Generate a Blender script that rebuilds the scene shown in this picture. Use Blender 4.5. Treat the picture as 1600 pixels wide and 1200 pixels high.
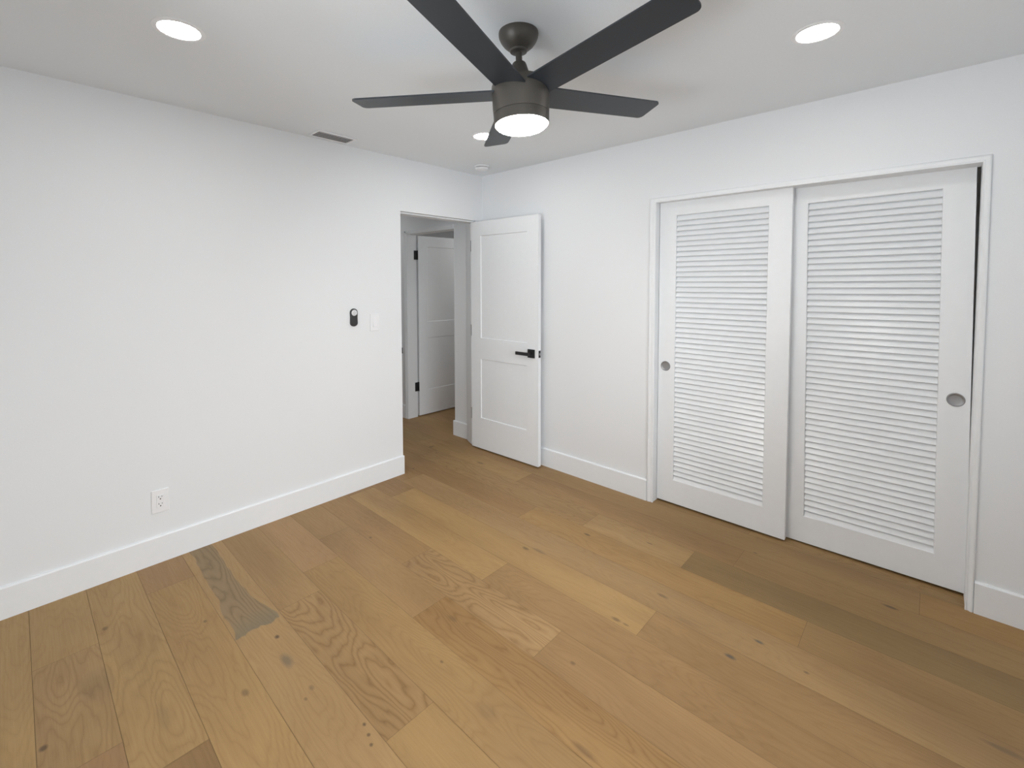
import bpy, bmesh, math, random
from mathutils import Vector, Matrix

# ------------------------------------------------------------------ clearing
for o in list(bpy.data.objects):
    bpy.data.objects.remove(o)
S = bpy.context.scene
COL = S.collection
H = 2.4655                      # ceiling height

# ------------------------------------------------------------------ camera
cam_d = bpy.data.cameras.new('camera')
cam_d.sensor_width = 36.0
cam_d.lens = 36.0 * 719.18 / 1600
cam_d.shift_x = (800 - 777.834) / 1600
cam_d.shift_y = -(600 - 471.361) / 1600
cam_d.clip_start = 0.02
cam = bpy.data.objects.new('camera', cam_d)
COL.objects.link(cam)
yaw, pitch, roll = 0.7584, -0.0431, -0.0027
f = Vector((math.cos(yaw) * math.cos(pitch), math.sin(yaw) * math.cos(pitch), math.sin(pitch)))
r0 = Vector((math.sin(yaw), -math.cos(yaw), 0))
u0 = r0.cross(f)
r = r0 * math.cos(roll) + u0 * math.sin(roll)
u = -r0 * math.sin(roll) + u0 * math.cos(roll)
M = Matrix(((r.x, u.x, -f.x), (r.y, u.y, -f.y), (r.z, u.z, -f.z))).to_4x4()
M.translation = Vector((-2.9712, -3.0075, 1.5101))
cam.matrix_world = M
S.camera = cam

# ------------------------------------------------------------------ sky, daylight, exposure
W = bpy.data.worlds.new('sky')
S.world = W
W.use_nodes = True
bg = W.node_tree.nodes['Background']
bg.inputs[0].default_value = (0.80, 0.90, 1.0, 1)
bg.inputs[1].default_value = 0.15

def area(name, loc, rot, sx, sy, power, color):
    d = bpy.data.lights.new(name, 'AREA')
    d.shape = 'RECTANGLE'
    d.size, d.size_y = sx, sy
    d.energy = power
    d.color = color
    o = bpy.data.objects.new(name, d)
    o.location = loc
    o.rotation_euler = rot
    COL.objects.link(o)
    return o

WIN_X0, WIN_X1, WIN_Z0, WIN_Z1 = -2.55, -1.00, 0.45, 1.85     # window in the wall behind the camera
SWIN_Y0, SWIN_Y1, SWIN_Z0, SWIN_Z1 = -2.75, -1.35, 0.90, 2.05    # window added beside the camera to light the closet wall
BACK_Y, SIDE_X = -3.75, -3.55
P_BACK, P_SIDE, P_LOW_FILL = 244.0, 46.0, 189.0       # daylight outside the two windows and the added low fill, watts
LAMP = 75.0            # radiance of the recessed lamps
FAN = 120.0             # radiance of the fan's light
HALL_FILL = 23.0             # radiance of the added hallway lamp
FAR_FILL = 54.0             # radiance of the lamp added in the far room
EXPOSURE = 0.02
BZ0, BZ1, SZ0, SZ1 = 1.2, 2.6, 1.2, 2.6      # the bright band of sky outside each window, lower and upper edge
OUT = 1.45                                   # its distance from the wall
area('daylight_behind', ((WIN_X0 + WIN_X1) / 2, BACK_Y - OUT, (BZ0 + BZ1) / 2), (math.radians(90), 0, 0), 3.2, BZ1 - BZ0, P_BACK, (0.915, 0.96, 1.0))
area('daylight_beside', (SIDE_X - OUT, (SWIN_Y0 + SWIN_Y1) / 2, (SZ0 + SZ1) / 2), (math.radians(90), 0, math.radians(-90)), 3.2, SZ1 - SZ0, P_SIDE, (0.915, 0.96, 1.0))  # shines through the added side window onto the closet wall
area('low_fill_beside', (SIDE_X - OUT, (SWIN_Y0 + SWIN_Y1) / 2, 0.6), (math.radians(90), 0, math.radians(-90)), 3.2, 1.2, P_LOW_FILL, (0.915, 0.96, 1.0))  # fill panel added low outside the side window, no real ground there

S.view_settings.view_transform = 'Standard'
S.view_settings.look = 'None'
S.view_settings.gamma = 1.0
S.view_settings.use_curve_mapping = False
S.view_settings.exposure = EXPOSURE
S.cycles.max_bounces = 14
S.cycles.diffuse_bounces = 10
S.cycles.use_denoising = True
S.cycles.use_adaptive_sampling = False

# ------------------------------------------------------------------ materials
def srgb(*c):
    return tuple(((v / 255) / 12.92 if v / 255 <= 0.04045 else ((v / 255 + 0.055) / 1.055) ** 2.4) for v in c) + (1,)

def mat(name, color, rough=0.5, metal=0.0, bump=None, spec=0.5, coat=0.0):
    """principled surface with a little procedural unevenness"""
    m = bpy.data.materials.new(name)
    m.use_nodes = True
    nt = m.node_tree
    b = nt.nodes['Principled BSDF']
    b.inputs['Roughness'].default_value = rough
    b.inputs['Metallic'].default_value = metal
    b.inputs['Specular IOR Level'].default_value = spec
    b.inputs['Coat Weight'].default_value = coat
    tc = nt.nodes.new('ShaderNodeTexCoord')
    n = nt.nodes.new('ShaderNodeTexNoise')
    n.inputs['Scale'].default_value = bump[0] if bump else 40
    n.inputs['Detail'].default_value = 3
    nt.links.new(tc.outputs['Object'], n.inputs['Vector'])
    mix = nt.nodes.new('ShaderNodeMix')
    mix.data_type = 'RGBA'
    mix.inputs['A'].default_value = color
    mix.inputs['B'].default_value = tuple(c * 0.96 for c in color[:3]) + (1,)
    nt.links.new(n.outputs['Fac'], mix.inputs['Factor'])
    nt.links.new(mix.outputs['Result'], b.inputs['Base Color'])
    if bump:
        bp = nt.nodes.new('ShaderNodeBump')
        bp.inputs['Strength'].default_value = bump[1]
        bp.inputs['Distance'].default_value = 0.002
        nt.links.new(n.outputs['Fac'], bp.inputs['Height'])
        nt.links.new(bp.outputs['Normal'], b.inputs['Normal'])
    return m

def glow(name, color, strength):
    m = bpy.data.materials.new(name)
    m.use_nodes = True
    b = m.node_tree.nodes['Principled BSDF']
    b.inputs['Base Color'].default_value = (0.8, 0.8, 0.8, 1)
    b.inputs['Roughness'].default_value = 0.4
    b.inputs['Emission Color'].default_value = color
    b.inputs['Emission Strength'].default_value = strength
    return m

WALL = mat('wall_paint', (0.795, 0.815, 0.836, 1), 0.75, bump=(160, 0.10), spec=0.3)
CEIL = mat('ceiling_paint', (0.80, 0.835, 0.865, 1), 0.9, bump=(120, 0.12), spec=0.2)
TRIM = mat('trim_paint', (0.825, 0.848, 0.87, 1), 0.42, bump=(30, 0.03))
DOOR = mat('door_paint', (0.825, 0.848, 0.87, 1), 0.40, bump=(24, 0.04))
LOUV = mat('louver_paint', (0.825, 0.848, 0.87, 1), 0.32, bump=(24, 0.03))
BLACK = mat('matte_black_metal', (0.022, 0.022, 0.024, 1), 0.45, metal=0.3, bump=(200, 0.05))
FANMET = mat('fan_dark_metal_glare', (0.085, 0.077, 0.067, 1), 0.45, metal=0.35, bump=(200, 0.04))  # dark metal, colour lifted to include the glare of the fan's light
BLADE = mat('fan_blade_dark', (0.022, 0.027, 0.034, 1), 0.40, bump=(60, 0.05))
NICKEL = mat('brushed_nickel', (0.33, 0.33, 0.335, 1), 0.42, metal=0.7, bump=(90, 0.05))
STEEL = mat('dull_steel', (0.45, 0.45, 0.46, 1), 0.4, metal=0.9)
PLASTIC = mat('white_plastic', (0.84, 0.85, 0.87, 1), 0.35)
SLOT = mat('dark_slot', (0.04, 0.04, 0.04, 1), 0.7)
DUCT = mat('duct_grey', (0.22, 0.22, 0.22, 1), 0.8)
BPLAST = mat('black_plastic', (0.03, 0.03, 0.032, 1), 0.4)
RPAD = mat('remote_pad_grey', (0.70, 0.71, 0.73, 1), 0.4)
RMARK = mat('remote_mark_grey', (0.42, 0.42, 0.43, 1), 0.5)
LENS = glow('lamp_lens', (1.0, 0.97, 0.93, 1), LAMP)
FLENS = glow('fan_lens', (1.0, 0.955, 0.90, 1), FAN)
HLENS = glow('hall_fill_lens', (1.0, 0.97, 0.93, 1), HALL_FILL)
FARLENS = glow('far_fill_lens', (1.0, 0.97, 0.93, 1), FAR_FILL)

def glass_mat():
    m = bpy.data.materials.new('window_glass')
    m.use_nodes = True
    nt = m.node_tree
    nt.nodes.clear()
    out = nt.nodes.new('ShaderNodeOutputMaterial')
    t = nt.nodes.new('ShaderNodeBsdfTransparent')
    g = nt.nodes.new('ShaderNodeBsdfGlossy')
    g.inputs['Roughness'].default_value = 0.02
    fr = nt.nodes.new('ShaderNodeFresnel')
    mx = nt.nodes.new('ShaderNodeMixShader')
    nt.links.new(fr.outputs[0], mx.inputs[0])
    nt.links.new(t.outputs[0], mx.inputs[1])
    nt.links.new(g.outputs[0], mx.inputs[2])
    nt.links.new(mx.outputs[0], out.inputs[0])
    return m
GLASS = glass_mat()

# knots of the oak: floor x, y, radius across, radius along, darkness, grey
KNOTS = [
    (-1.031, -2.453, .012, .024, .85, .8), (-0.868, -2.517, .010, .022, .8, .9),
    (-2.242, -1.015, .010, .014, .85, .2), (-2.263, -1.167, .022, .050, .55, .9),
    (-2.429, -1.205, .014, .020, .50, .2), (-2.428, -0.687, .008, .012, .6, .2),
    (-2.192, -1.635, .006, .008, .8, .2), (-2.201, -1.678, .006, .007, .75, .2), (-2.213, -1.714, .006, .007, .75, .2),
    (-2.251, -1.363, .011, .018, .45, .3), (-2.287, -1.394, .006, .010, .5, .2),
    (-0.656, -1.542, .010, .026, .75, .2), (-1.018, -1.368, .012, .022, .6, .3), (-0.985, -1.440, .016, .050, .35, .7),
    (-0.870, -2.101, .010, .028, .5, .3), (-0.222, -2.904, .010, .030, .75, .4),
    (-0.823, -3.214, .014, .055, .45, .5), (-0.911, -2.691, .008, .012, .55, .3), (-2.950, -0.948, .012, .014, .8, .2),
    (-2.740, -0.417, .012, .016, .55, .2), (-1.492, -2.010, .008, .012, .5, .2), (-1.844, -1.626, .006, .010, .6, .2),
    (-0.489, -1.857, .007, .020, .5, .3), (-0.177, -2.327, .007, .012, .5, .3),
    (-1.560, -0.628, .009, .013, .6, .3), (-0.780, 0.016, .008, .013, .8, .3), (-0.370, 0.300, .028, .022, .45, .5),
    (-0.330, -0.300, .014, .050, .5, .5), (-1.870, -1.909, .030, .050, .22, .3), (-1.161, -2.017, .011, .026, .6, .2),
    (-1.160, -2.064, .008, .020, .5, .2), (-2.800, -0.760, .060, .090, .20, .4), (-2.658, -1.100, .020, .070, .18, .2),
    (-1.755, -2.225, .014, .050, .40, .2), (-1.660, -1.480, .012, .030, .35, .2), (-0.960, -2.250, .016, .060, .22, .4),
]

def floor_mat():
    m = bpy.data.materials.new('oak_planks')
    m.use_nodes = True
    nt = m.node_tree
    N, L = nt.nodes, nt.links
    b = N['Principled BSDF']
    tc = N.new('ShaderNodeTexCoord')
    at = N.new('ShaderNodeAttribute')
    at.attribute_name = 'plank_tint'
    sd = N.new('ShaderNodeAttribute')
    sd.attribute_name = 'plank_seed'
    def math_(op, a, b_=None):
        n = N.new('ShaderNodeMath')
        n.operation = op
        for i, v in enumerate((a, b_)):
            if v is None:
                continue
            if isinstance(v, (int, float)):
                n.inputs[i].default_value = v
            else:
                L.new(v, n.inputs[i])
        return n.outputs[0]
    def vec(op, a, b_):
        n = N.new('ShaderNodeVectorMath')
        n.operation = op
        for i, v in enumerate((a, b_)):
            if isinstance(v, tuple):
                n.inputs[i].default_value = v
            else:
                L.new(v, n.inputs[i])
        return n.outputs[0]
    def noise(v, scale, detail=3.0, rough=.5):
        n = N.new('ShaderNodeTexNoise')
        n.inputs['Scale'].default_value = scale
        n.inputs['Detail'].default_value = detail
        n.inputs['Roughness'].default_value = rough
        L.new(v, n.inputs['Vector'])
        return n.outputs['Fac']
    def rng(v, a, b_, c, d):
        n = N.new('ShaderNodeMapRange')
        for i, q in enumerate((a, b_, c, d)):
            n.inputs[1 + i].default_value = q
        L.new(v, n.inputs[0])
        return n.outputs[0]
    def mixc(fac, a, b_, blend='MIX'):
        n = N.new('ShaderNodeMix')
        n.data_type = 'RGBA'
        n.blend_type = blend
        for s, v in (('Factor', fac), ('A', a), ('B', b_)):
            if isinstance(v, (int, float, tuple)):
                n.inputs[s].default_value = v
            else:
                L.new(v, n.inputs[s])
        return n.outputs['Result']
    P = tc.outputs['Object']
    off = vec('MULTIPLY', sd.outputs['Vector'], (37.0, 53.0, 29.0))
    Q = vec('ADD', P, off)
    # broad drift inside a plank
    drift = noise(vec('MULTIPLY', Q, (5.0, 1.1, 1)), 1.0, 2)
    # cathedral figure: contour lines of a stretched field
    fld = noise(vec('MULTIPLY', Q, (4.6, 0.85, 1)), 1.0, 2.2, .45)
    wob = noise(vec('MULTIPLY', Q, (30.0, 9.0, 1)), 1.0, 2)
    ph = math_('ADD', math_('MULTIPLY', fld, 30.0), math_('MULTIPLY', wob, 1.1))
    rings = math_('POWER', math_('ABSOLUTE', math_('SINE', math_('MULTIPLY', ph, 3.14159))), 0.55)   # thin dark valleys
    ringd = math_('SUBTRACT', 1.0, rings)
    amt = math_('MULTIPLY', ringd, at.outputs['Alpha'])
    # fibres and pores
    fib = noise(vec('MULTIPLY', Q, (170.0, 5.0, 1)), 1.0, 3, .6)
    pore = noise(vec('MULTIPLY', Q, (420.0, 26.0, 1)), 1.0, 1)
    c = mixc(rng(drift, .3, .7, 0, 1), srgb(145, 116, 77), srgb(162, 132, 89))
    c = mixc(1.0, c, at.outputs['Color'], 'MULTIPLY')
    c = mixc(math_('MULTIPLY', amt, 1.0), c, mixc(1.0, c, (0.62, 0.53, 0.43, 1), 'MULTIPLY'))
    c = mixc(rng(fib, .35, .75, 0, .26), c, mixc(1.0, c, (0.70, 0.66, 0.60, 1), 'MULTIPLY'))
    c = mixc(rng(pore, .6, .8, 0, .22), c, mixc(1.0, c, (0.6, 0.55, 0.5, 1), 'MULTIPLY'))
    for (kx, ky, rx, ry, dk, gr) in KNOTS:
        d = vec('MULTIPLY', vec('SUBTRACT', P, (kx, ky, 0)), (1 / rx, 1 / ry, 0))
        n = N.new('ShaderNodeVectorMath')
        n.operation = 'LENGTH'
        L.new(d, n.inputs[0])
        dist = math_('ADD', n.outputs['Value'], math_('MULTIPLY', wob, 0.9))
        col = tuple(a * (1 - gr) + g * gr for a, g in zip((0.085, 0.045, 0.020), (0.085, 0.080, 0.070))) + (1,)
        c = mixc(rng(dist, .9, 1.6, dk, 0), c, col)
    # one board with a grey heartwood flame that ends in a knot
    hx = math_('SUBTRACT', N_sep(nt, P, 0), -2.284)
    hy = N_sep(nt, P, 1)
    wav = math_('MULTIPLY', math_('SUBTRACT', noise(vec('MULTIPLY', P, (0.5, 5.0, 1)), 1.0, 1.5), .5), .07)
    half = math_('ADD', rng(hy, -0.90, -0.55, .038, 0), .054)
    inside = rng(math_('SUBTRACT', math_('ABSOLUTE', math_('ADD', hx, wav)), half), -.003, .003, 1, 0)
    yend = math_('ADD', hy, math_('MULTIPLY', wob, .05))
    inside = math_('MULTIPLY', inside, rng(yend, -.885, -.875, 0, 1))
    heart = mixc(math_('MULTIPLY', ringd, .9), srgb(137, 115, 84), srgb(112, 91, 62))
    knot = rng(yend, -.88, -.74, .8, 0)
    heart = mixc(knot, heart, srgb(119, 107, 84))
    c = mixc(inside, c, heart)
    L.new(c, b.inputs['Base Color'])
    b.inputs['Roughness'].default_value = 0.5
    L.new(rng(fib, .3, .7, .42, .56), b.inputs['Roughness'])
    b.inputs['Specular IOR Level'].default_value = 0.35
    bp = N.new('ShaderNodeBump')
    bp.inputs['Strength'].default_value = 0.12
    bp.inputs['Distance'].default_value = 0.001
    L.new(fib, bp.inputs['Height'])
    L.new(bp.outputs['Normal'], b.inputs['Normal'])
    return m

def N_sep(nt, v, i):
    n = nt.nodes.new('ShaderNodeSeparateXYZ')
    nt.links.new(v, n.inputs[0])
    return n.outputs[i]

OAK = floor_mat()
SEAM = mat('plank_seam', (0.16, 0.10, 0.05, 1), 0.8)

# ------------------------------------------------------------------ mesh helpers
def box(bm, x0, x1, y0, y1, z0, z1, bevel=0.0, seg=2):
    t = bmesh.new()
    v = [t.verts.new((x, y, z)) for x in (x0, x1) for y in (y0, y1) for z in (z0, z1)]
    for q in ((0, 1, 3, 2), (4, 6, 7, 5), (0, 4, 5, 1), (2, 3, 7, 6), (0, 2, 6, 4), (1, 5, 7, 3)):
        t.faces.new([v[i] for i in q])
    bmesh.ops.recalc_face_normals(t, faces=t.faces)
    if bevel > 0:
        bmesh.ops.bevel(t, geom=list(t.edges), offset=bevel, segments=seg, profile=0.5, affect='EDGES')
    merge(bm, t)

def merge(bm, t, mtx=None):
    if mtx is not None:
        bmesh.ops.transform(t, matrix=mtx, verts=t.verts)
    me = bpy.data.meshes.new('tmp')
    t.to_mesh(me)
    t.free()
    bm.from_mesh(me)
    bpy.data.meshes.remove(me)

def prism(bm, pts, a, b, plane='xy'):
    """extrude an outline from a to b along the axis missing in plane"""
    def put(p, q, h):
        return {'xy': (p, q, h), 'yz': (h, p, q), 'xz': (p, h, q)}[plane]
    t = bmesh.new()
    A = [t.verts.new(put(p, q, a)) for p, q in pts]
    B = [t.verts.new(put(p, q, b)) for p, q in pts]
    n = len(pts)
    t.faces.new(A)
    t.faces.new(B[::-1])
    for i in range(n):
        t.faces.new((A[i], B[i], B[(i + 1) % n], A[(i + 1) % n]))
    bmesh.ops.recalc_face_normals(t, faces=t.faces)
    merge(bm, t)

def lathe(bm, prof, seg=48, mtx=None):
    """prof: list of (radius, z) turned about z; closed at the ends when radius is 0"""
    t = bmesh.new()
    rings = []
    for rr, z in prof:
        if rr < 1e-6:
            rings.append([t.verts.new((0, 0, z))])
        else:
            rings.append([t.verts.new((rr * math.cos(2 * math.pi * i / seg), rr * math.sin(2 * math.pi * i / seg), z)) for i in range(seg)])
    for A, B in zip(rings, rings[1:]):
        for i in range(seg):
            j = (i + 1) % seg
            if len(A) == 1 and len(B) == 1:
                continue
            if len(A) == 1:
                t.faces.new((A[0], B[j], B[i]))
            elif len(B) == 1:
                t.faces.new((A[i], A[j], B[0]))
            else:
                t.faces.new((A[i], A[j], B[j], B[i]))
    bmesh.ops.recalc_face_normals(t, faces=t.faces)
    for fc in t.faces:
        fc.smooth = True
    merge(bm, t, mtx)

def obj(name, bm, m, parent=None, smooth=False, angle=35):
    me = bpy.data.meshes.new(name)
    if smooth:
        for fc in bm.faces:
            fc.smooth = True
        for e in bm.edges:
            if len(e.link_faces) == 2 and e.calc_face_angle(0) > math.radians(angle):
                e.smooth = False
    bm.to_mesh(me)
    bm.free()
    o = bpy.data.objects.new(name, me)
    for q in (m if isinstance(m, (list, tuple)) else [m]):
        me.materials.append(q)
    COL.objects.link(o)
    if parent:
        o.parent = parent
    return o

def tag(o, label, cat, group=None, kind=None):
    o['label'] = label
    o['category'] = cat
    if group:
        o['group'] = group
    if kind:
        o['kind'] = kind
    return o

def empty(name, loc, rotz=0.0):
    o = bpy.data.objects.new(name, None)
    o.empty_display_size = 0.1
    o.location = loc
    o.rotation_euler = (0, 0, rotz)
    COL.objects.link(o)
    return o

def copy_tree(o, parent=None):
    c = o.copy()
    COL.objects.link(c)
    c.parent = parent
    for ch in list(o.children):
        copy_tree(ch, c)
    return c

def BM():
    return bmesh.new()

def walls(name, boxes, m, label):
    bm = BM()
    for q in boxes:
        box(bm, *q)
    return tag(obj(name, bm, m), label, 'wall', kind='structure')

# ------------------------------------------------------------------ the floor
PW = 0.198
X_LAST = 0.003
# per column (index from the closet wall, column 0 = x -0.195..0.003): list of (y joint from the top down), tints r g b, figure
T = {
    'mid': (1.0, 1.0, 1.0), 'lmid': (1.08, 1.09, 1.04), 'yel': (1.05, 1.03, .96), 'lite': (1.08, 1.08, 1.08), 'pink': (1.02, .98, 1.03),
    'brn': (.90, .85, .82), 'dbrn': (.80, .76, .72), 'grey': (.80, .82, .80), 'org': (.99, .94, .84), 'olive': (.94, .95, .90),
    'rose': (.89, .85, .84), 'pale': (1.0, .99, 1.02), 'ltbrn': (.97, .95, .93), 'gold': (.91, .84, .73), 'hon': (.96, .93, .85), 'dgold': (1.0, .93, .80),
}
COLS = {
    15: [(3, 'lmid', .25), (-1.3, 'mid', .2)],
    16: [(3, 'mid', .2), (-1.9, 'olive', .2)],
    14: [(3, 'lmid', .2), (-0.503, 'mid', .5), (-1.11, 'pink', .2), (-2.6, 'mid', .2)],
    13: [(3, 'lmid', .4), (-1.306, 'dbrn', .15), (-2.7, 'yel', .3)],
    12: [(3, 'pink', .15), (-0.28, 'yel', .35), (-2.1, 'mid', .2)],
    11: [(3, 'lite', .25), (-2.4, 'brn', .3)],
    10: [(3, 'ltbrn', .15), (-.86, 'ltbrn', .85), (-1.74, 'hon', .12), (-2.9, 'mid', .3)],
    9: [(3, 'pink', .15), (-0.665, 'hon', .3), (-2.45, 'brn', .4)],
    8: [(3, 'ltbrn', .15), (-0.425, 'rose', .15), (-1.345, 'gold', .6), (-2.6, 'mid', .2)],
    7: [(3, 'mid', .15), (.35, 'brn', .2), (-0.978, 'pale', .8), (-1.879, 'rose', .25), (-3.0, 'mid', .2)],
    6: [(3, 'rose', .2), (-.05, 'yel', .2), (-1.386, 'rose', .3), (-3.2, 'brn', .2)],
    5: [(3, 'mid', .3), (.6, 'brn', .3), (-.28, 'yel', .15), (-2.126, 'rose', .25)],
    4: [(3, 'brn', .2), (-.12, 'pale', .2), (-3.3, 'mid', .2)],
    3: [(3, 'ltbrn', .3), (.45, 'brn', .2), (-1.11, 'org', .3), (-2.64, 'ltbrn', .2)],
    2: [(3, 'brn', .3), (.2, 'ltbrn', .5), (-1.467, 'lite', .35), (-2.078, 'grey', .15)],
    1: [(3, 'olive', .25), (.5, 'yel', .3), (-0.75, 'brn', .3), (-2.275, 'ltbrn', .2)],
    0: [(3, 'rose', .2), (1.0, 'brn', .2), (-.62, 'ltbrn', .15), (-3.0, 'dgold', .2)],
}
def build_floor():
    rnd = random.Random(11)
    grain = random.Random(23)
    bm = BM()
    tint = bm.loops.layers.float_color.new('plank_tint')
    seed = bm.loops.layers.float_color.new('plank_seed')
    y_min, y_max = BACK_Y, 2.7
    g = 0.0006
    for k in range(-14, 18):
        x1 = X_LAST - PW * k
        x0 = x1 - PW
        if k in COLS:
            spec = COLS[k]
        else:
            spec, y = [], y_max
            while y > y_min:
                spec.append((y, rnd.choice(('mid', 'yel', 'brn', 'ltbrn', 'pink')), rnd.uniform(.1, .5)))
                y -= rnd.uniform(.6, 1.9)
        for i, (yt, tn, fig) in enumerate(spec):
            a = min(yt, y_max)
            b_ = spec[i + 1][0] if i + 1 < len(spec) else y_min
            xa, xb = max(x0 + g, SIDE_X), min(x1 - g, 2.7)
            if xb <= xa:
                continue
            vs = [bm.verts.new(p) for p in ((xa, b_ + g, 0), (xb, b_ + g, 0), (xb, a - g, 0), (xa, a - g, 0))]
            fc = bm.faces.new(vs)
            fc.material_index = 0
            j = rnd.uniform(.98, 1.02)
            s = (grain.random(), grain.random(), grain.random(), 1)
            for lp in fc.loops:
                lp[tint] = (T[tn][0] * j, T[tn][1] * j, T[tn][2] * j, fig)
                lp[seed] = s
    n0 = len(bm.faces)
    box(bm, SIDE_X - .1, 2.8, BACK_Y - .1, 2.8, -.12, -.0012)
    bm.faces.ensure_lookup_table()
    for fc in bm.faces[n0:]:
        fc.material_index = 1
    return tag(obj('floor', bm, [OAK, SEAM]), 'light brown oak plank floor with knots and mixed board tones', 'floor', kind='structure')
build_floor()

# ------------------------------------------------------------------ walls and ceiling
TH = 0.12
DX = -0.889                    # free end of the left wall at the doorway
ZD = 2.059                     # head of the doorway
CY0, CY1, CZ = -3.1515, -1.6492, 2.034     # closet opening in the right wall
OY0, OY1, OZ = 0.394, 1.160, 2.026         # opening of the far room in the hallway

bm = BM()
box(bm, SIDE_X - .1, 2.8, BACK_Y - .1, 2.8, H, H + .1)
tag(obj('ceiling', bm, CEIL), 'smooth white painted ceiling with recessed lights and a fan', 'ceiling', kind='structure')

walls('wall_left', [(SIDE_X, DX, 0, TH, 0, H), (DX, 0, 0, TH, ZD, H)], WALL, 'plain white wall on the left with the open doorway at its right end')
walls('wall_right', [(0, TH, BACK_Y, CY0, 0, H), (0, TH, CY1, OY0, 0, H), (0, TH, OY1, 2.7, 0, H),
                     (0, TH, CY0, CY1, CZ, H), (0, TH, OY0, OY1, OZ, H)], WALL, 'white wall on the right holding the louvered sliding closet doors')
WX0, WX1, WZ0, WZ1 = WIN_X0, WIN_X1, WIN_Z0, WIN_Z1
walls('wall_back', [(SIDE_X, WX0, BACK_Y - TH, BACK_Y, 0, H), (WX1, 0.12, BACK_Y - TH, BACK_Y, 0, H),
                    (WX0, WX1, BACK_Y - TH, BACK_Y, 0, WZ0), (WX0, WX1, BACK_Y - TH, BACK_Y, WZ1, H)], WALL, 'white wall with a window behind the viewer')
SX0 = SIDE_X - TH
walls('wall_side', [(SX0, SIDE_X, BACK_Y - TH, SWIN_Y0, 0, H), (SX0, SIDE_X, SWIN_Y1, TH, 0, H),
                    (SX0, SIDE_X, SWIN_Y0, SWIN_Y1, 0, SWIN_Z0), (SX0, SIDE_X, SWIN_Y0, SWIN_Y1, SWIN_Z1, H)],
      WALL, 'white wall with an added window beside the viewer')
walls('wall_hall_left', [(-1.15, -1.05, TH, 2.7, 0, H)], WALL, 'white left wall of the hallway hidden by the doorway')
walls('wall_hall_end', [(-1.15, 2.7, 2.7, 2.8, 0, H)], WALL, 'white wall at the far end of the hallway')
walls('wall_far_room', [(TH, 2.7, .22, .30, 0, H), (2.7, 2.8, .22, 2.8, 0, H)], WALL, 'white walls of the dim room beyond the hallway')
walls('wall_closet', [(.80, .88, CY0 - .25, CY1 + .25, 0, H), (TH, .88, CY1 + .17, CY1 + .25, 0, H), (TH, .88, CY0 - .25, CY0 - .17, 0, H)],
      WALL, 'white inner walls of the closet behind the sliding doors')

# baseboards: a flat board with an eased top edge
HB, TB = 0.146, 0.015
def base_profile(s):
    return [(0, 0), (-s * TB, 0), (-s * TB, HB - .006), (-s * (TB - .005), HB - .001), (-s * (TB - .008), HB), (0, HB)]
bm = BM()
prism(bm, [(y, z) for y, z in base_profile(1)], SIDE_X, DX, 'yz')
box(bm, DX, DX + .0025, -TB, TH - .03, 0, HB - .002)
tag(obj('baseboard_left', bm, TRIM), 'flat white baseboard along the left wall up to the doorway', 'baseboard', kind='structure')
bm = BM()
prism(bm, [(x, z) for x, z in base_profile(1)], CY1 + .0416, -0.002, 'xz')
tag(obj('baseboard_right', bm, TRIM), 'white baseboard on the right wall between open door and closet', 'baseboard', kind='structure')
bm = BM()
prism(bm, [(x, z) for x, z in base_profile(1)], BACK_Y, CY0 - .027, 'xz')
tag(obj('baseboard_corner', bm, TRIM), 'white baseboard on the right wall past the closet at the photo edge', 'baseboard', kind='structure')
bm = BM()
prism(bm, [(x, z) for x, z in base_profile(1)], TH + .088, OY0, 'xz')
box(bm, -TB, .05, OY0, OY0 + .012, 0, HB - .002)
tag(obj('baseboard_hall', bm, TRIM), 'short white baseboard in the hallway just past the open door', 'baseboard', kind='structure')
bm = BM()
prism(bm, [(x, z) for x, z in base_profile(1)], OY1 + .046, 2.7, 'xz')
tag(obj('baseboard_hall_far', bm, TRIM), 'white baseboard in the hallway beyond the far door casing', 'baseboard', kind='structure')

# closet casing: thin moulded strip with a bead on the outer edge and a step inside, mitred round the opening
def casing_section():
    # (distance outwards from the opening, projection into the room)
    return [(-.002, 0), (-.002, .009), (.003, .011), (.008, .009), (.011, .008), (.016, .009), (.023, .013), (.030, .0145), (.036, .013), (.040, .009), (.0415, 0)]
def frame_sweep(bm, sec, y0, y1, z1, sx):
    """casing up one side, across the head and down the other, in the plane x = 0"""
    t = bmesh.new()
    path = [(y1, 0, 1, 0), (y1, z1, 1, 1), (y0, z1, -1, 1), (y0, 0, -1, 0)]
    rows = []
    for (py, pz, oy, oz) in path:
        rows.append([t.verts.new((-pr * sx, py + oy * d * (0.66 if False else 1) * (1 if oy > 0 else .65), pz + oz * d * .69)) for d, pr in sec])
    for A, B in zip(rows, rows[1:]):
        for i in range(len(sec) - 1):
            t.faces.new((A[i], A[i + 1], B[i + 1], B[i]))
    bmesh.ops.recalc_face_normals(t, faces=t.faces)
    merge(bm, t)
bm = BM()
frame_sweep(bm, casing_section(), CY0, CY1, CZ, 1.0)
tag(obj('trim_1', bm, TRIM, smooth=True, angle=50), 'slim white moulded casing round the louvered closet doors', 'trim', kind='structure')

# doorway frame: head and hinge jamb of the open door, with the sloped trim on the hallway side
bm = BM()
prism(bm, [(-.070, .002), (-.070, .088), (-.045, .148), (-.014, .207), (-.0005, .207), (-.0005, .002)], 0, ZD - .0005, 'xy')
box(bm, DX + .001, -.071, .030, .119, ZD - .014, ZD - .0005, .003)
tag(obj('trim_2', bm, TRIM), 'white jamb and head of the doorway beside the open door', 'trim', kind='structure')

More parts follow.
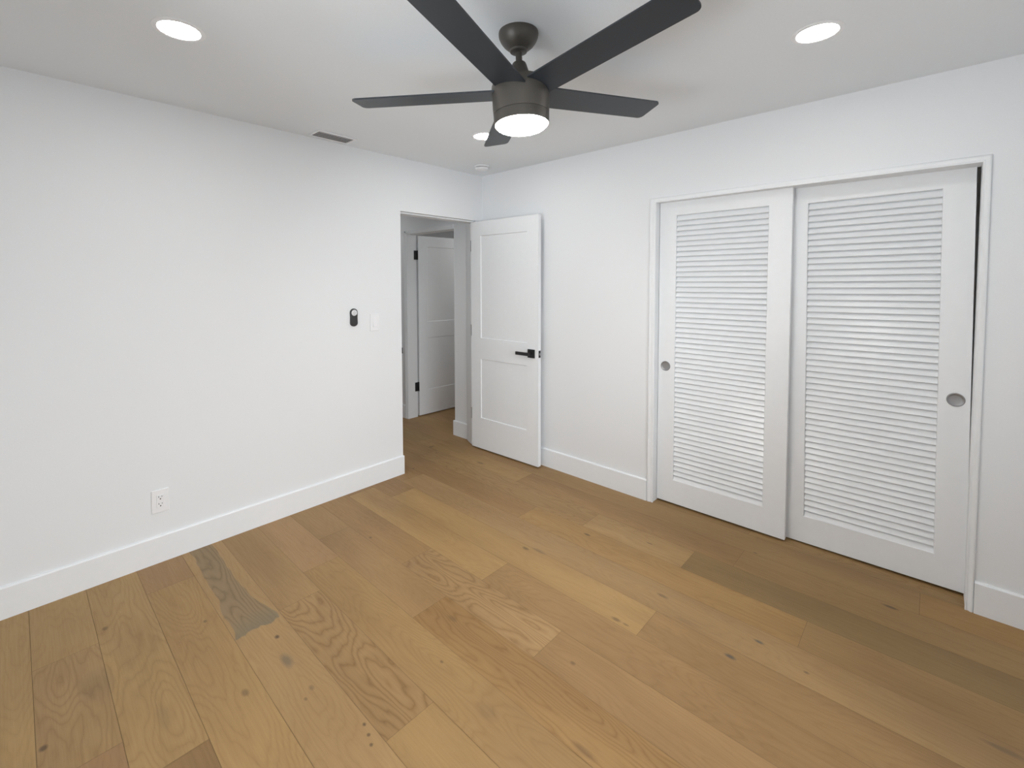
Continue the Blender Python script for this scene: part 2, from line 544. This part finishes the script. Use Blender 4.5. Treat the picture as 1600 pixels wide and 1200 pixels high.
# hallway side casing of the far opening
bm = BM()
for (a, b_, pr) in ((0, .014, .010), (.014, .034, .013), (.034, .046, .016)):
    box(bm, -pr, -.0005, OY1 + a, OY1 + b_, 0, OZ + b_, .002)
    box(bm, -pr, -.0005, OY0, OY1 + b_, OZ + a, OZ + b_, .002)
tag(obj('trim_3', bm, TRIM), 'white casing round the far door seen through the doorway', 'trim', kind='structure')

# strike plate on the free end of the left wall
bm = BM()
box(bm, DX - .0005, DX + .0016, .012, .050, .945, 1.005)
box(bm, DX - .0005, DX + .007, -.004, .013, .952, .998, .001)
tag(obj('strike_plate', bm, BLACK), 'black strike plate on the left edge of the doorway', 'strike plate')

# ------------------------------------------------------------------ window behind the viewer
def window(name, loc, rz, width, h, label):
    win = empty(name, loc, rz)
    tag(win, label, 'window', kind='structure')
    w = width / 2
    bm = BM()
    for q in ((-w + .001, -w + .05, 0, h), (w - .05, w - .001, 0, h), (-.025, .025, 0, h), (-w + .001, w - .001, .001, .05), (-w + .001, w - .001, h - .05, h - .001)):
        box(bm, q[0], q[1], -.03, .03, q[2] + .001, q[3] - .001, .004)
    obj('window_frame', bm, TRIM, win)
    bm = BM()
    box(bm, -w + .04, w - .04, -.004, .002, .04, h - .04)
    obj('pane', bm, GLASS, win)
window('window_1', ((WX0 + WX1) / 2, BACK_Y - .06, WZ0), 0, WX1 - WX0, WZ1 - WZ0, 'white framed window behind the viewer')
window('window_added', (SIDE_X - .06, (SWIN_Y0 + SWIN_Y1) / 2, SWIN_Z0), math.pi / 2, SWIN_Y1 - SWIN_Y0, SWIN_Z1 - SWIN_Z0, 'added white framed window beside the viewer, out of sight')

# ------------------------------------------------------------------ panel doors
def panel_door_leaf(width, thick, z0, z1, panels, rec, edge):
    """leaf along +x from 0 to width, front face at y=0 looking to -y, with recessed panels (x0,x1,z0,z1)"""
    bm = BM()
    xs = sorted({0, width} | {p[0] for p in panels} | {p[1] for p in panels})
    zs = sorted({z0, z1} | {p[2] for p in panels} | {p[3] for p in panels})
    t = bmesh.new()
    V = {}
    def v(x, y, z):
        k = (round(x, 5), round(y, 5), round(z, 5))
        if k not in V:
            V[k] = t.verts.new(k)
        return V[k]
    for side, y in ((1, 0.0), (-1, thick)):
        for i in range(len(xs) - 1):
            for j in range(len(zs) - 1):
                cx, cz = (xs[i] + xs[i + 1]) / 2, (zs[j] + zs[j + 1]) / 2
                if any(p[0] < cx < p[1] and p[2] < cz < p[3] for p in panels):
                    continue
                t.faces.new((v(xs[i], y, zs[j]), v(xs[i + 1], y, zs[j]), v(xs[i + 1], y, zs[j + 1]), v(xs[i], y, zs[j + 1])))
        for (a, b_, c, d) in panels:
            yi = y + side * rec
            e = edge
            # panel borders may be crossed by grid lines of the other panels
            bx = [x for x in xs if a - 1e-6 <= x <= b_ + 1e-6]
            bz = [z for z in zs if c - 1e-6 <= z <= d + 1e-6]
            inner = [v(a + e, yi, c + e), v(b_ - e, yi, c + e), v(b_ - e, yi, d - e), v(a + e, yi, d - e)]
            t.faces.new(inner)
            t.faces.new([v(x, y, c) for x in bx] + [inner[1], inner[0]])
            t.faces.new([v(b_, y, z) for z in bz] + [inner[2], inner[1]])
            t.faces.new([v(x, y, d) for x in bx[::-1]] + [inner[3], inner[2]])
            t.faces.new([v(a, y, z) for z in bz[::-1]] + [inner[0], inner[3]])
    for i in range(len(xs) - 1):
        for z in (z0, z1):
            t.faces.new((v(xs[i], 0, z), v(xs[i + 1], 0, z), v(xs[i + 1], thick, z), v(xs[i], thick, z)))
    for j in range(len(zs) - 1):
        for x in (0, width):
            t.faces.new((v(x, 0, zs[j]), v(x, 0, zs[j + 1]), v(x, thick, zs[j + 1]), v(x, thick, zs[j])))
    bmesh.ops.recalc_face_normals(t, faces=t.faces)
    merge(bm, t)
    return bm

def lever_set(parent, sx, zc, side, y_face):
    """square rose and square bar lever; side -1 points to the hinge"""
    bm = BM()
    s = .0345
    y0, y1 = (y_face - .010, y_face - .0003) if side < 0 else (y_face + .0003, y_face + .010)
    box(bm, sx - s, sx + s, y0, y1, zc - s, zc + s, .002)
    rose = obj('rose', bm, BLACK, parent)
    bm = BM()
    if side < 0:
        box(bm, sx - .011, sx + .011, y_face - .052, y_face - .0095, zc - .011, zc + .011, .002)
        box(bm, sx - .122, sx + .012, y_face - .062, y_face - .048, zc - .013, zc + .013, .002)
    else:
        box(bm, sx - .011, sx + .011, y_face + .0095, y_face + .052, zc - .011, zc + .011, .002)
        box(bm, sx - .122, sx + .012, y_face + .048, y_face + .062, zc - .013, zc + .013, .002)
    obj('lever', bm, BLACK, rose)

def hinge(parent, x, y, zc, along):
    """knuckle with two leaves folded along the leaf edge"""
    bm = BM()
    lathe(bm, [(0, -.047), (.0055, -.047), (.0055, -.0155), (.0050, -.0150), (.0055, -.0145), (.0055, .0145), (.0050, .015), (.0055, .0155), (.0055, .047), (.007, .047), (.007, .051), (0, .051)],
          16, Matrix.Translation((x, y, zc)))
    box(bm, -.0022, -.0002, y + .002, y + .034, zc - .046, zc + .046)
    return obj('hinge', bm, BLACK, parent)

# open bedroom door, swung back towards the right wall
ang = math.atan2(-0.7551, 0.0203)
door = empty('door_1', (-0.1139, 0.0302, 0), ang)
tag(door, 'open white two-panel bedroom door with black lever handle', 'door', kind='structure')
DW = 0.7553
leaf = panel_door_leaf(DW, .035, .012, 2.044, [(.118, .640, 1.010, 1.918), (.116, .636, .289, .823)], .007, .004)
obj('leaf', leaf, DOOR, door)
lever_set(door, .688, .929, -1, 0)
lever_set(door, .688, .929, 1, .035)
bm = BM()
box(bm, DW - .0005, DW + .0015, .005, .030, .900, .957)
lp = obj('latch_plate', bm, BLACK, door)
bm = BM()
box(bm, DW + .001, DW + .010, .010, .025, .919, .938, .002)
obj('latch_bolt', bm, STEEL, lp)
for z in (.31, 1.07, 1.83):
    hinge(door, -.0065, .009, z, 0)

# far door, standing open into the room beyond the hallway
door = empty('door_4', (.134, 1.146, 0), math.radians(-2.4))
tag(door, 'white panel door standing open beyond the hallway', 'door', kind='structure')
leaf = panel_door_leaf(.74, .035, .012, 2.022, [(.118, .630, 1.060, 1.905), (.116, .630, .289, .880)], .004, .006)
obj('leaf', leaf, DOOR, door)
for z in (.340, 1.807):
    bm = BM()
    box(bm, -.0022, -.0003, .001, .034, z - .050, z + .050, .0005)             # leaf on the door's edge
    box(bm, -.050, -.014, .0098, .0128, z - .050, z + .050, .0005)            # leaf on the jamb
    lathe(bm, [(0, -.050), (.0065, -.050), (.0065, .050), (0, .050)], 16, Matrix.Translation((-.0065, .0035, z)))
    obj('hinge', bm, BLACK, door)

# ------------------------------------------------------------------ louvered sliding closet doors
def louver_door(name, yc, xface, width, zbot, ztop, tilt, lou, knob_s, label):
    """leaf in local coordinates: x = across (to -Y in the room), y = depth (to +X), z up; lou = (s0, s1, z0, z1)"""
    root = empty(name, (xface, yc, 0))
    tag(root, label, 'closet door', kind='structure')
    # local (s, d, z) -> room: y = -s, x = d
    Mx = Matrix(((0, 1, 0, 0), (-1, 0, 0, 0), (0, 0, 1, 0), (0, 0, 0, 1)))
    Mt = Matrix.Rotation(tilt, 4, 'X')
    zc = 1.0
    MM = Matrix.Translation((0, 0, zc)) @ Mt @ Matrix.Translation((0, 0, -zc)) @ Mx
    def put(bm):
        bmesh.ops.transform(bm, matrix=MM, verts=bm.verts)
        return bm
    s0, s1, z0, z1 = lou
    T_ = .035
    bm = BM()
    t = bmesh.new()
    e = .0025
    hw = width / 2
    # face frame round the louvre opening: front, back, and the opening's four inner sides
    def ring(y, ins):
        o = [t.verts.new(p) for p in ((-hw, y, zbot), (hw, y, zbot), (hw, y, ztop), (-hw, y, ztop))]
        i = [t.verts.new(p) for p in ((s0 - ins, y, z0 - ins), (s1 + ins, y, z0 - ins), (s1 + ins, y, z1 + ins), (s0 - ins, y, z1 + ins))]
        for k in range(4):
            j = (k + 1) % 4
            t.faces.new((o[k], o[j], i[j], i[k]))
        return o, i
    o1, i1 = ring(0, e)
    mid = [t.verts.new(p) for p in ((s0, e, z0), (s1, e, z0), (s1, e, z1), (s0, e, z1))]
    o2, i2 = ring(T_, 0)
    for k in range(4):
        j = (k + 1) % 4
        t.faces.new((i1[k], i1[j], mid[j], mid[k]))
        t.faces.new((mid[k], mid[j], i2[j], i2[k]))
        t.faces.new((o1[k], o1[j], o2[j], o2[k]))
    bmesh.ops.recalc_face_normals(t, faces=t.faces)
    merge(bm, t)
    obj('frame', put(bm), DOOR, root)
    # slats: flat boards leaning so that the lower edge comes forward
    bm = BM()
    n = 53
    pitch = (z1 - z0) / n
    a = math.radians(29)
    L_, th = .0424, .0064
    for k in range(n):
        zz = z0 + pitch * (k + .5)
        sec = []
        for (p, q) in ((-L_ / 2, -th / 2), (-L_ / 2, th / 2), (L_ / 2, th / 2), (L_ / 2, -th / 2)):
            # p along the slat (bottom to top), q across (front to back)
            d = .0172 + p * math.sin(a) + q * math.cos(a)
            z = zz + p * math.cos(a) - q * math.sin(a)
            z = min(max(z, z0 + .0004), z1 - .0004)
            sec.append((d, z))
        prism(bm, sec, s0 + .0003, s1 - .0003, 'yz')
    obj('louver_panel', put(bm), LOUV, root)
    # round cup pull let into the stile
    bm = BM()
    prof = [(0, -.0006), (.019, -.0006), (.0245, -.0014), (.0275, -.0034), (.0290, -.0044), (.0310, -.0040), (.0325, -.0022), (.0328, .0005)]
    lathe(bm, prof, 48, Matrix.Translation((knob_s, 0, .9385)) @ Matrix.Rotation(math.radians(-90), 4, 'X'))
    obj('cup_pull', put(bm), NICKEL, root)
    return root

louver_door('door_2', -2.036, .0549, .767, .012, 2.062, 0.0, (-.2725, .2655, .171, 1.9445), -.333,
            'left louvered white sliding closet door, in front of the other')
louver_door('door_3', -2.7655, .1095, .763, .012, 2.052, math.radians(-.55), (-.2725, .2690, .166, 1.9465), .3315,
            'right louvered white sliding closet door, behind the other')

# ------------------------------------------------------------------ ceiling fan
FX, FY = -1.600, -1.8215
fan = empty('ceiling_fan', (FX, FY, H))
tag(fan, 'dark five-blade ceiling fan with a lit round light', 'ceiling fan')
PIV = -.058                                      # ball joint in the canopy; everything below hangs slightly askew
nrm = Vector((.011, .0637, 1)).normalized()
q = Vector((0, 0, 1)).rotation_difference(nrm).to_matrix().to_4x4()
HANG = Matrix.Translation((0, 0, PIV)) @ q
def hang(bm):
    bmesh.ops.transform(bm, matrix=HANG, verts=bm.verts)
    return bm
bm = BM()
lathe(bm, [(0, 0), (.0755, 0), (.0762, -.003), (.0762, -.010), (.0745, -.020), (.068, -.034), (.0575, -.048), (.045, -.059), (.034, -.0655), (.0325, -.069), (.0325, -.073), (.030, -.0745), (0, -.0745)])
obj('canopy', bm, FANMET, fan, smooth=True)
bm = BM()
lathe(bm, [(0, .0), (.0125, .0), (.0125, -.085), (0, -.085)], 32)
obj('downrod', hang(bm), FANMET, fan, smooth=True)
bm = BM()
lathe(bm, [(0, -.058), (.0235, -.058), (.026, -.0605), (.028, -.066), (.046, -.128), (.049, -.136), (0, -.136)])
obj('yoke_cover', hang(bm), FANMET, fan, smooth=True)
bm = BM()
lathe(bm, [(0, -.130), (.060, -.130), (.092, -.133), (.104, -.139), (.1095, -.150), (.1095, -.185), (.1085, -.230), (.1065, -.258), (0, -.258)], 64)
obj('motor_housing', hang(bm), FANMET, fan, smooth=True)
# light kit: trim ring and slightly domed lens
bm = BM()
lathe(bm, [(.102, -.2570), (.1060, -.2590), (.1065, -.262), (.1055, -.296), (.1035, -.2985), (.1015, -.2975), (.1010, -.270), (.102, -.2570)], 64)
kit = obj('light_ring', hang(bm), FANMET, fan, smooth=True)
bm = BM()
lathe(bm, [(0, -.262), (.100, -.262), (.1005, -.295), (.098, -.301), (.090, -.3070), (.075, -.3125), (.050, -.3175), (.025, -.3202), (0, -.3210)], 64)
obj('light_lens', hang(bm), FLENS, kit, smooth=True)
# blades: flat boards with rounded tip corners, pitched, rising slightly to the tips
T0, R_TIP, PHI, RISE = math.radians(51.81), .6698, -.1516, .0609
ZB = (2.2353 - (H + PIV)) / 1.002
def blade_pts():
    r0_, w0, w1 = .092, .0630, .0643
    pts = [(r0_, -w0), (R_TIP - .022, -w1)]
    for i in range(7):
        a = -math.pi / 2 + math.pi / 2 * i / 6
        pts.append((R_TIP - .022 + .022 * math.cos(a), -w1 + .022 + .022 * math.sin(a)))
    for i in range(7):
        a = math.pi / 2 * i / 6
        pts.append((R_TIP - .022 + .022 * math.cos(a), w1 - .022 + .022 * math.sin(a)))
    pts += [(r0_, w0)]
    out = []
    for p in pts:
        if not out or (abs(p[0] - out[-1][0]) + abs(p[1] - out[-1][1])) > 1e-5:
            out.append(p)
    return out
for k in range(5):
    th = T0 + k * 2 * math.pi / 5
    rot = Matrix.Rotation(th, 4, 'Z') @ Matrix.Translation((0, 0, ZB - .1 * RISE)) @ Matrix.Rotation(-math.atan(RISE), 4, 'Y') @ Matrix.Rotation(PHI, 4, 'X')
    bm = BM()
    prism(bm, blade_pts(), -.003, .003, 'xy')
    bmesh.ops.transform(bm, matrix=HANG @ rot, verts=bm.verts)
    bl = obj('blade', bm, BLADE, fan)
    # bracket on the top side that carries the blade out of the housing
    bm = BM()
    prism(bm, [(.080, -.030), (.118, -.044), (.150, -.044), (.158, -.034), (.158, .034), (.150, .044), (.118, .044), (.080, .030)], .0031, .0075, 'xy')
    bmesh.ops.transform(bm, matrix=HANG @ rot, verts=bm.verts)
    obj('blade_bracket', bm, FANMET, bl)

# ------------------------------------------------------------------ recessed ceiling lights
LIGHTS = [
    (-2.503, -0.906, 'recessed ceiling light at the left of the photo, over the plain wall'),
    (-0.805, -2.654, 'recessed ceiling light at the right, in front of the closet doors'),
    (-0.802, -0.835, 'recessed ceiling light half hidden behind the fan'),
    (-2.480, -2.680, 'recessed ceiling light above the viewer'),
]
first = None
for (lx, ly, lab) in LIGHTS:
    if first is None:
        o = empty('recessed_light', (lx, ly, H))
        bm = BM()
        lathe(bm, [(.0675, .0), (.0675, -.0015), (.070, -.0035), (.080, -.0030), (.0865, -.0010), (.0870, .0)], 64)
        obj('trim_ring', bm, PLASTIC, o, smooth=True)
        bm = BM()
        lathe(bm, [(0, -.0012), (.0675, -.0012)], 64)
        t = obj('lens', bm, LENS, o)
        first = o
    else:
        o = copy_tree(first)
        o.location = (lx, ly, H)
    tag(o, lab, 'ceiling light', 'recessed ceiling lights')

# unseen fill lamps added on the hallway's and the far room's ceilings
def added_disc(loc, lens, label):
    o = empty('added_disc_light', loc)
    tag(o, label, 'ceiling light')
    bm = BM()
    lathe(bm, [(.12, 0), (.125, -.012), (.120, -.020), (.112, -.022)], 48)
    obj('trim_ring', bm, PLASTIC, o, smooth=True)
    bm = BM()
    lathe(bm, [(.112, -.021), (.08, -.03), (.04, -.034), (0, -.035)], 48)
    obj('lens', bm, lens, o, smooth=True)
added_disc((-.55, 1.75, H), HLENS, 'added round fill light in the hallway out of sight')
added_disc((1.3, .75, H), FARLENS, 'added round fill light in the far room out of sight')

# ------------------------------------------------------------------ ceiling vent
vent = empty('ceiling_vent', (-1.487, -.113, H))
tag(vent, 'small white slatted air vent on the ceiling above the left wall', 'vent')
vw, vd = .134, .072
bm = BM()
for qd in ((-vw, vw, -vd, -vd + .014), (-vw, vw, vd - .014, vd), (-vw, -vw + .014, -vd + .014, vd - .014), (vw - .014, vw, -vd + .014, vd - .014)):
    box(bm, qd[0], qd[1], qd[2], qd[3], -.008, -.0004, .0015)
obj('frame', bm, PLASTIC, vent)
bm = BM()
box(bm, -vw + .012, vw - .012, -vd + .012, vd - .012, -.0025, -.0005)
obj('backing', bm, DUCT, vent)
bm = BM()
for k in range(4):
    yc = -vd + .014 + (2 * vd - .028) * (k + .5) / 4
    prism(bm, [(yc - .0090, -.0095), (yc - .0085, -.0108), (yc + .0050, -.0070), (yc + .0046, -.0058)], -vw + .0145, vw - .0145, 'yz')
obj('louver', bm, PLASTIC, vent)

# ------------------------------------------------------------------ smoke detector
sm = empty('smoke_detector', (-.262, -.262, H))
tag(sm, 'small round white smoke detector on the ceiling near the corner', 'smoke detector')
bm = BM()
lathe(bm, [(0, 0), (.060, 0), (.061, -.004), (.061, -.007), (.058, -.009), (0, -.009)], 48)
obj('mounting_plate', bm, PLASTIC, sm, smooth=True)
bm = BM()
lathe(bm, [(0, -.0095), (.050, -.0095), (.050, -.014), (0, -.014)], 48)
obj('sensor_slot', bm, SLOT, sm, smooth=True)
bm = BM()
lathe(bm, [(0, -.0135), (.054, -.0135), (.0545, -.016), (.051, -.026), (.042, -.032), (.02, -.0345), (0, -.0350)], 48)
obj('cover', bm, PLASTIC, sm, smooth=True)

# ------------------------------------------------------------------ things on the left wall
def plate(parent, w_, h_):
    bm = BM()
    box(bm, -w_ / 2, w_ / 2, -.0058, -.0004, -h_ / 2, h_ / 2, .0022)
    return obj('cover_plate', bm, PLASTIC, parent)

ol = empty('wall_outlet', (-2.457, 0, .333))
tag(ol, 'white duplex power outlet low on the left wall above the baseboard', 'outlet')
plate(ol, .078, .124)
bm = BM()
box(bm, -.0172, .0172, -.0078, -.0052, -.0340, .0340, .0012)
face = obj('receptacle_face', bm, PLASTIC, ol)
for zc in (.0185, -.0195):
    bm = BM()
    box(bm, -.0085, -.0060, -.0081, -.0074, zc + .001, zc + .010)
    box(bm, .0060, .0080, -.0081, -.0074, zc + .002, zc + .009)
    lathe(bm, [(0, 0), (.0032, 0), (.0032, .0008), (0, .0008)], 16, Matrix.Translation((0, -.0081, zc - .0065)) @ Matrix.Rotation(math.radians(-90), 4, 'X'))
    obj('socket_slots', bm, SLOT, face)

sw = empty('light_switch', (-1.128, 0, 1.2135))
tag(sw, 'white rocker light switch on the left wall beside the doorway', 'light switch')
plate(sw, .076, .127)
bm = BM()
box(bm, -.0170, .0170, -.0072, -.0050, -.0335, .0335, .001)
obj('rocker_frame', bm, PLASTIC, sw)
bm = BM()
prism(bm, [(-.0068, -.0315), (-.0125, -.0315), (-.0078, .0315), (-.0068, .0315)], -.0155, .0155, 'yz')
obj('rocker', bm, PLASTIC, sw)

rm = empty('fan_remote', (-1.298, 0, 1.2585))
tag(rm, 'black fan remote in a wall holder, left of the light switch', 'remote control')
def pill(hw, zb, zt, waist, n=14):
    """rounded outline, a little waisted in the middle"""
    pts = []
    for i in range(n + 1):
        a = math.pi * i / n
        pts.append((hw * math.cos(a), zt - hw + hw * math.sin(a)))
    pts.append((-(hw - waist), (zb + zt) / 2 - .002))
    for i in range(n + 1):
        a = math.pi + math.pi * i / n
        pts.append((hw * math.cos(a), zb + hw * .86 + hw * .86 * math.sin(a)))
    pts.append((hw - waist, (zb + zt) / 2 - .002))
    return pts
bm = BM()
t = bmesh.new()
prism(t, pill(.0285, -.0640, .0640, .0012), -.0125, -.0004, 'xz')
bmesh.ops.bevel(t, geom=[e for e in t.edges if all(abs(v.co.y + .0125) < 1e-5 for v in e.verts)], offset=.004, segments=3, profile=.5, affect='EDGES')
merge(bm, t)
obj('holder', bm, BPLAST, rm, smooth=True)
bm = BM()
t = bmesh.new()
prism(t, pill(.0235, -.055, .060, .0008), -.0165, -.0120, 'xz')
bmesh.ops.bevel(t, geom=[e for e in t.edges if all(abs(v.co.y + .0165) < 1e-5 for v in e.verts)], offset=.003, segments=3, profile=.5, affect='EDGES')
merge(bm, t)
body = obj('remote_body', bm, BPLAST, rm, smooth=True)
bm = BM()
lathe(bm, [(0, .0030), (.0200, .0030), (.0212, .0022), (.0215, 0)], 40, Matrix.Translation((-.002, -.0164, .0340)) @ Matrix.Rotation(math.radians(90), 4, 'X'))
obj('button_pad', bm, RPAD, body, smooth=True)
bm = BM()
lathe(bm, [(.0052, .0), (.0058, .0008), (.0066, .0008), (.0072, .0)], 32, Matrix.Translation((-.002, -.0193, .0340)) @ Matrix.Rotation(math.radians(90), 4, 'X'))
for (dx, dz) in ((-.0125, 0), (.0125, 0), (0, .0125), (0, -.0125)):
    box(bm, -.002 + dx - .0016, -.002 + dx + .0016, -.0200, -.0193, .0340 + dz - .0016, .0340 + dz + .0016)
obj('button_marks', bm, RMARK, body)
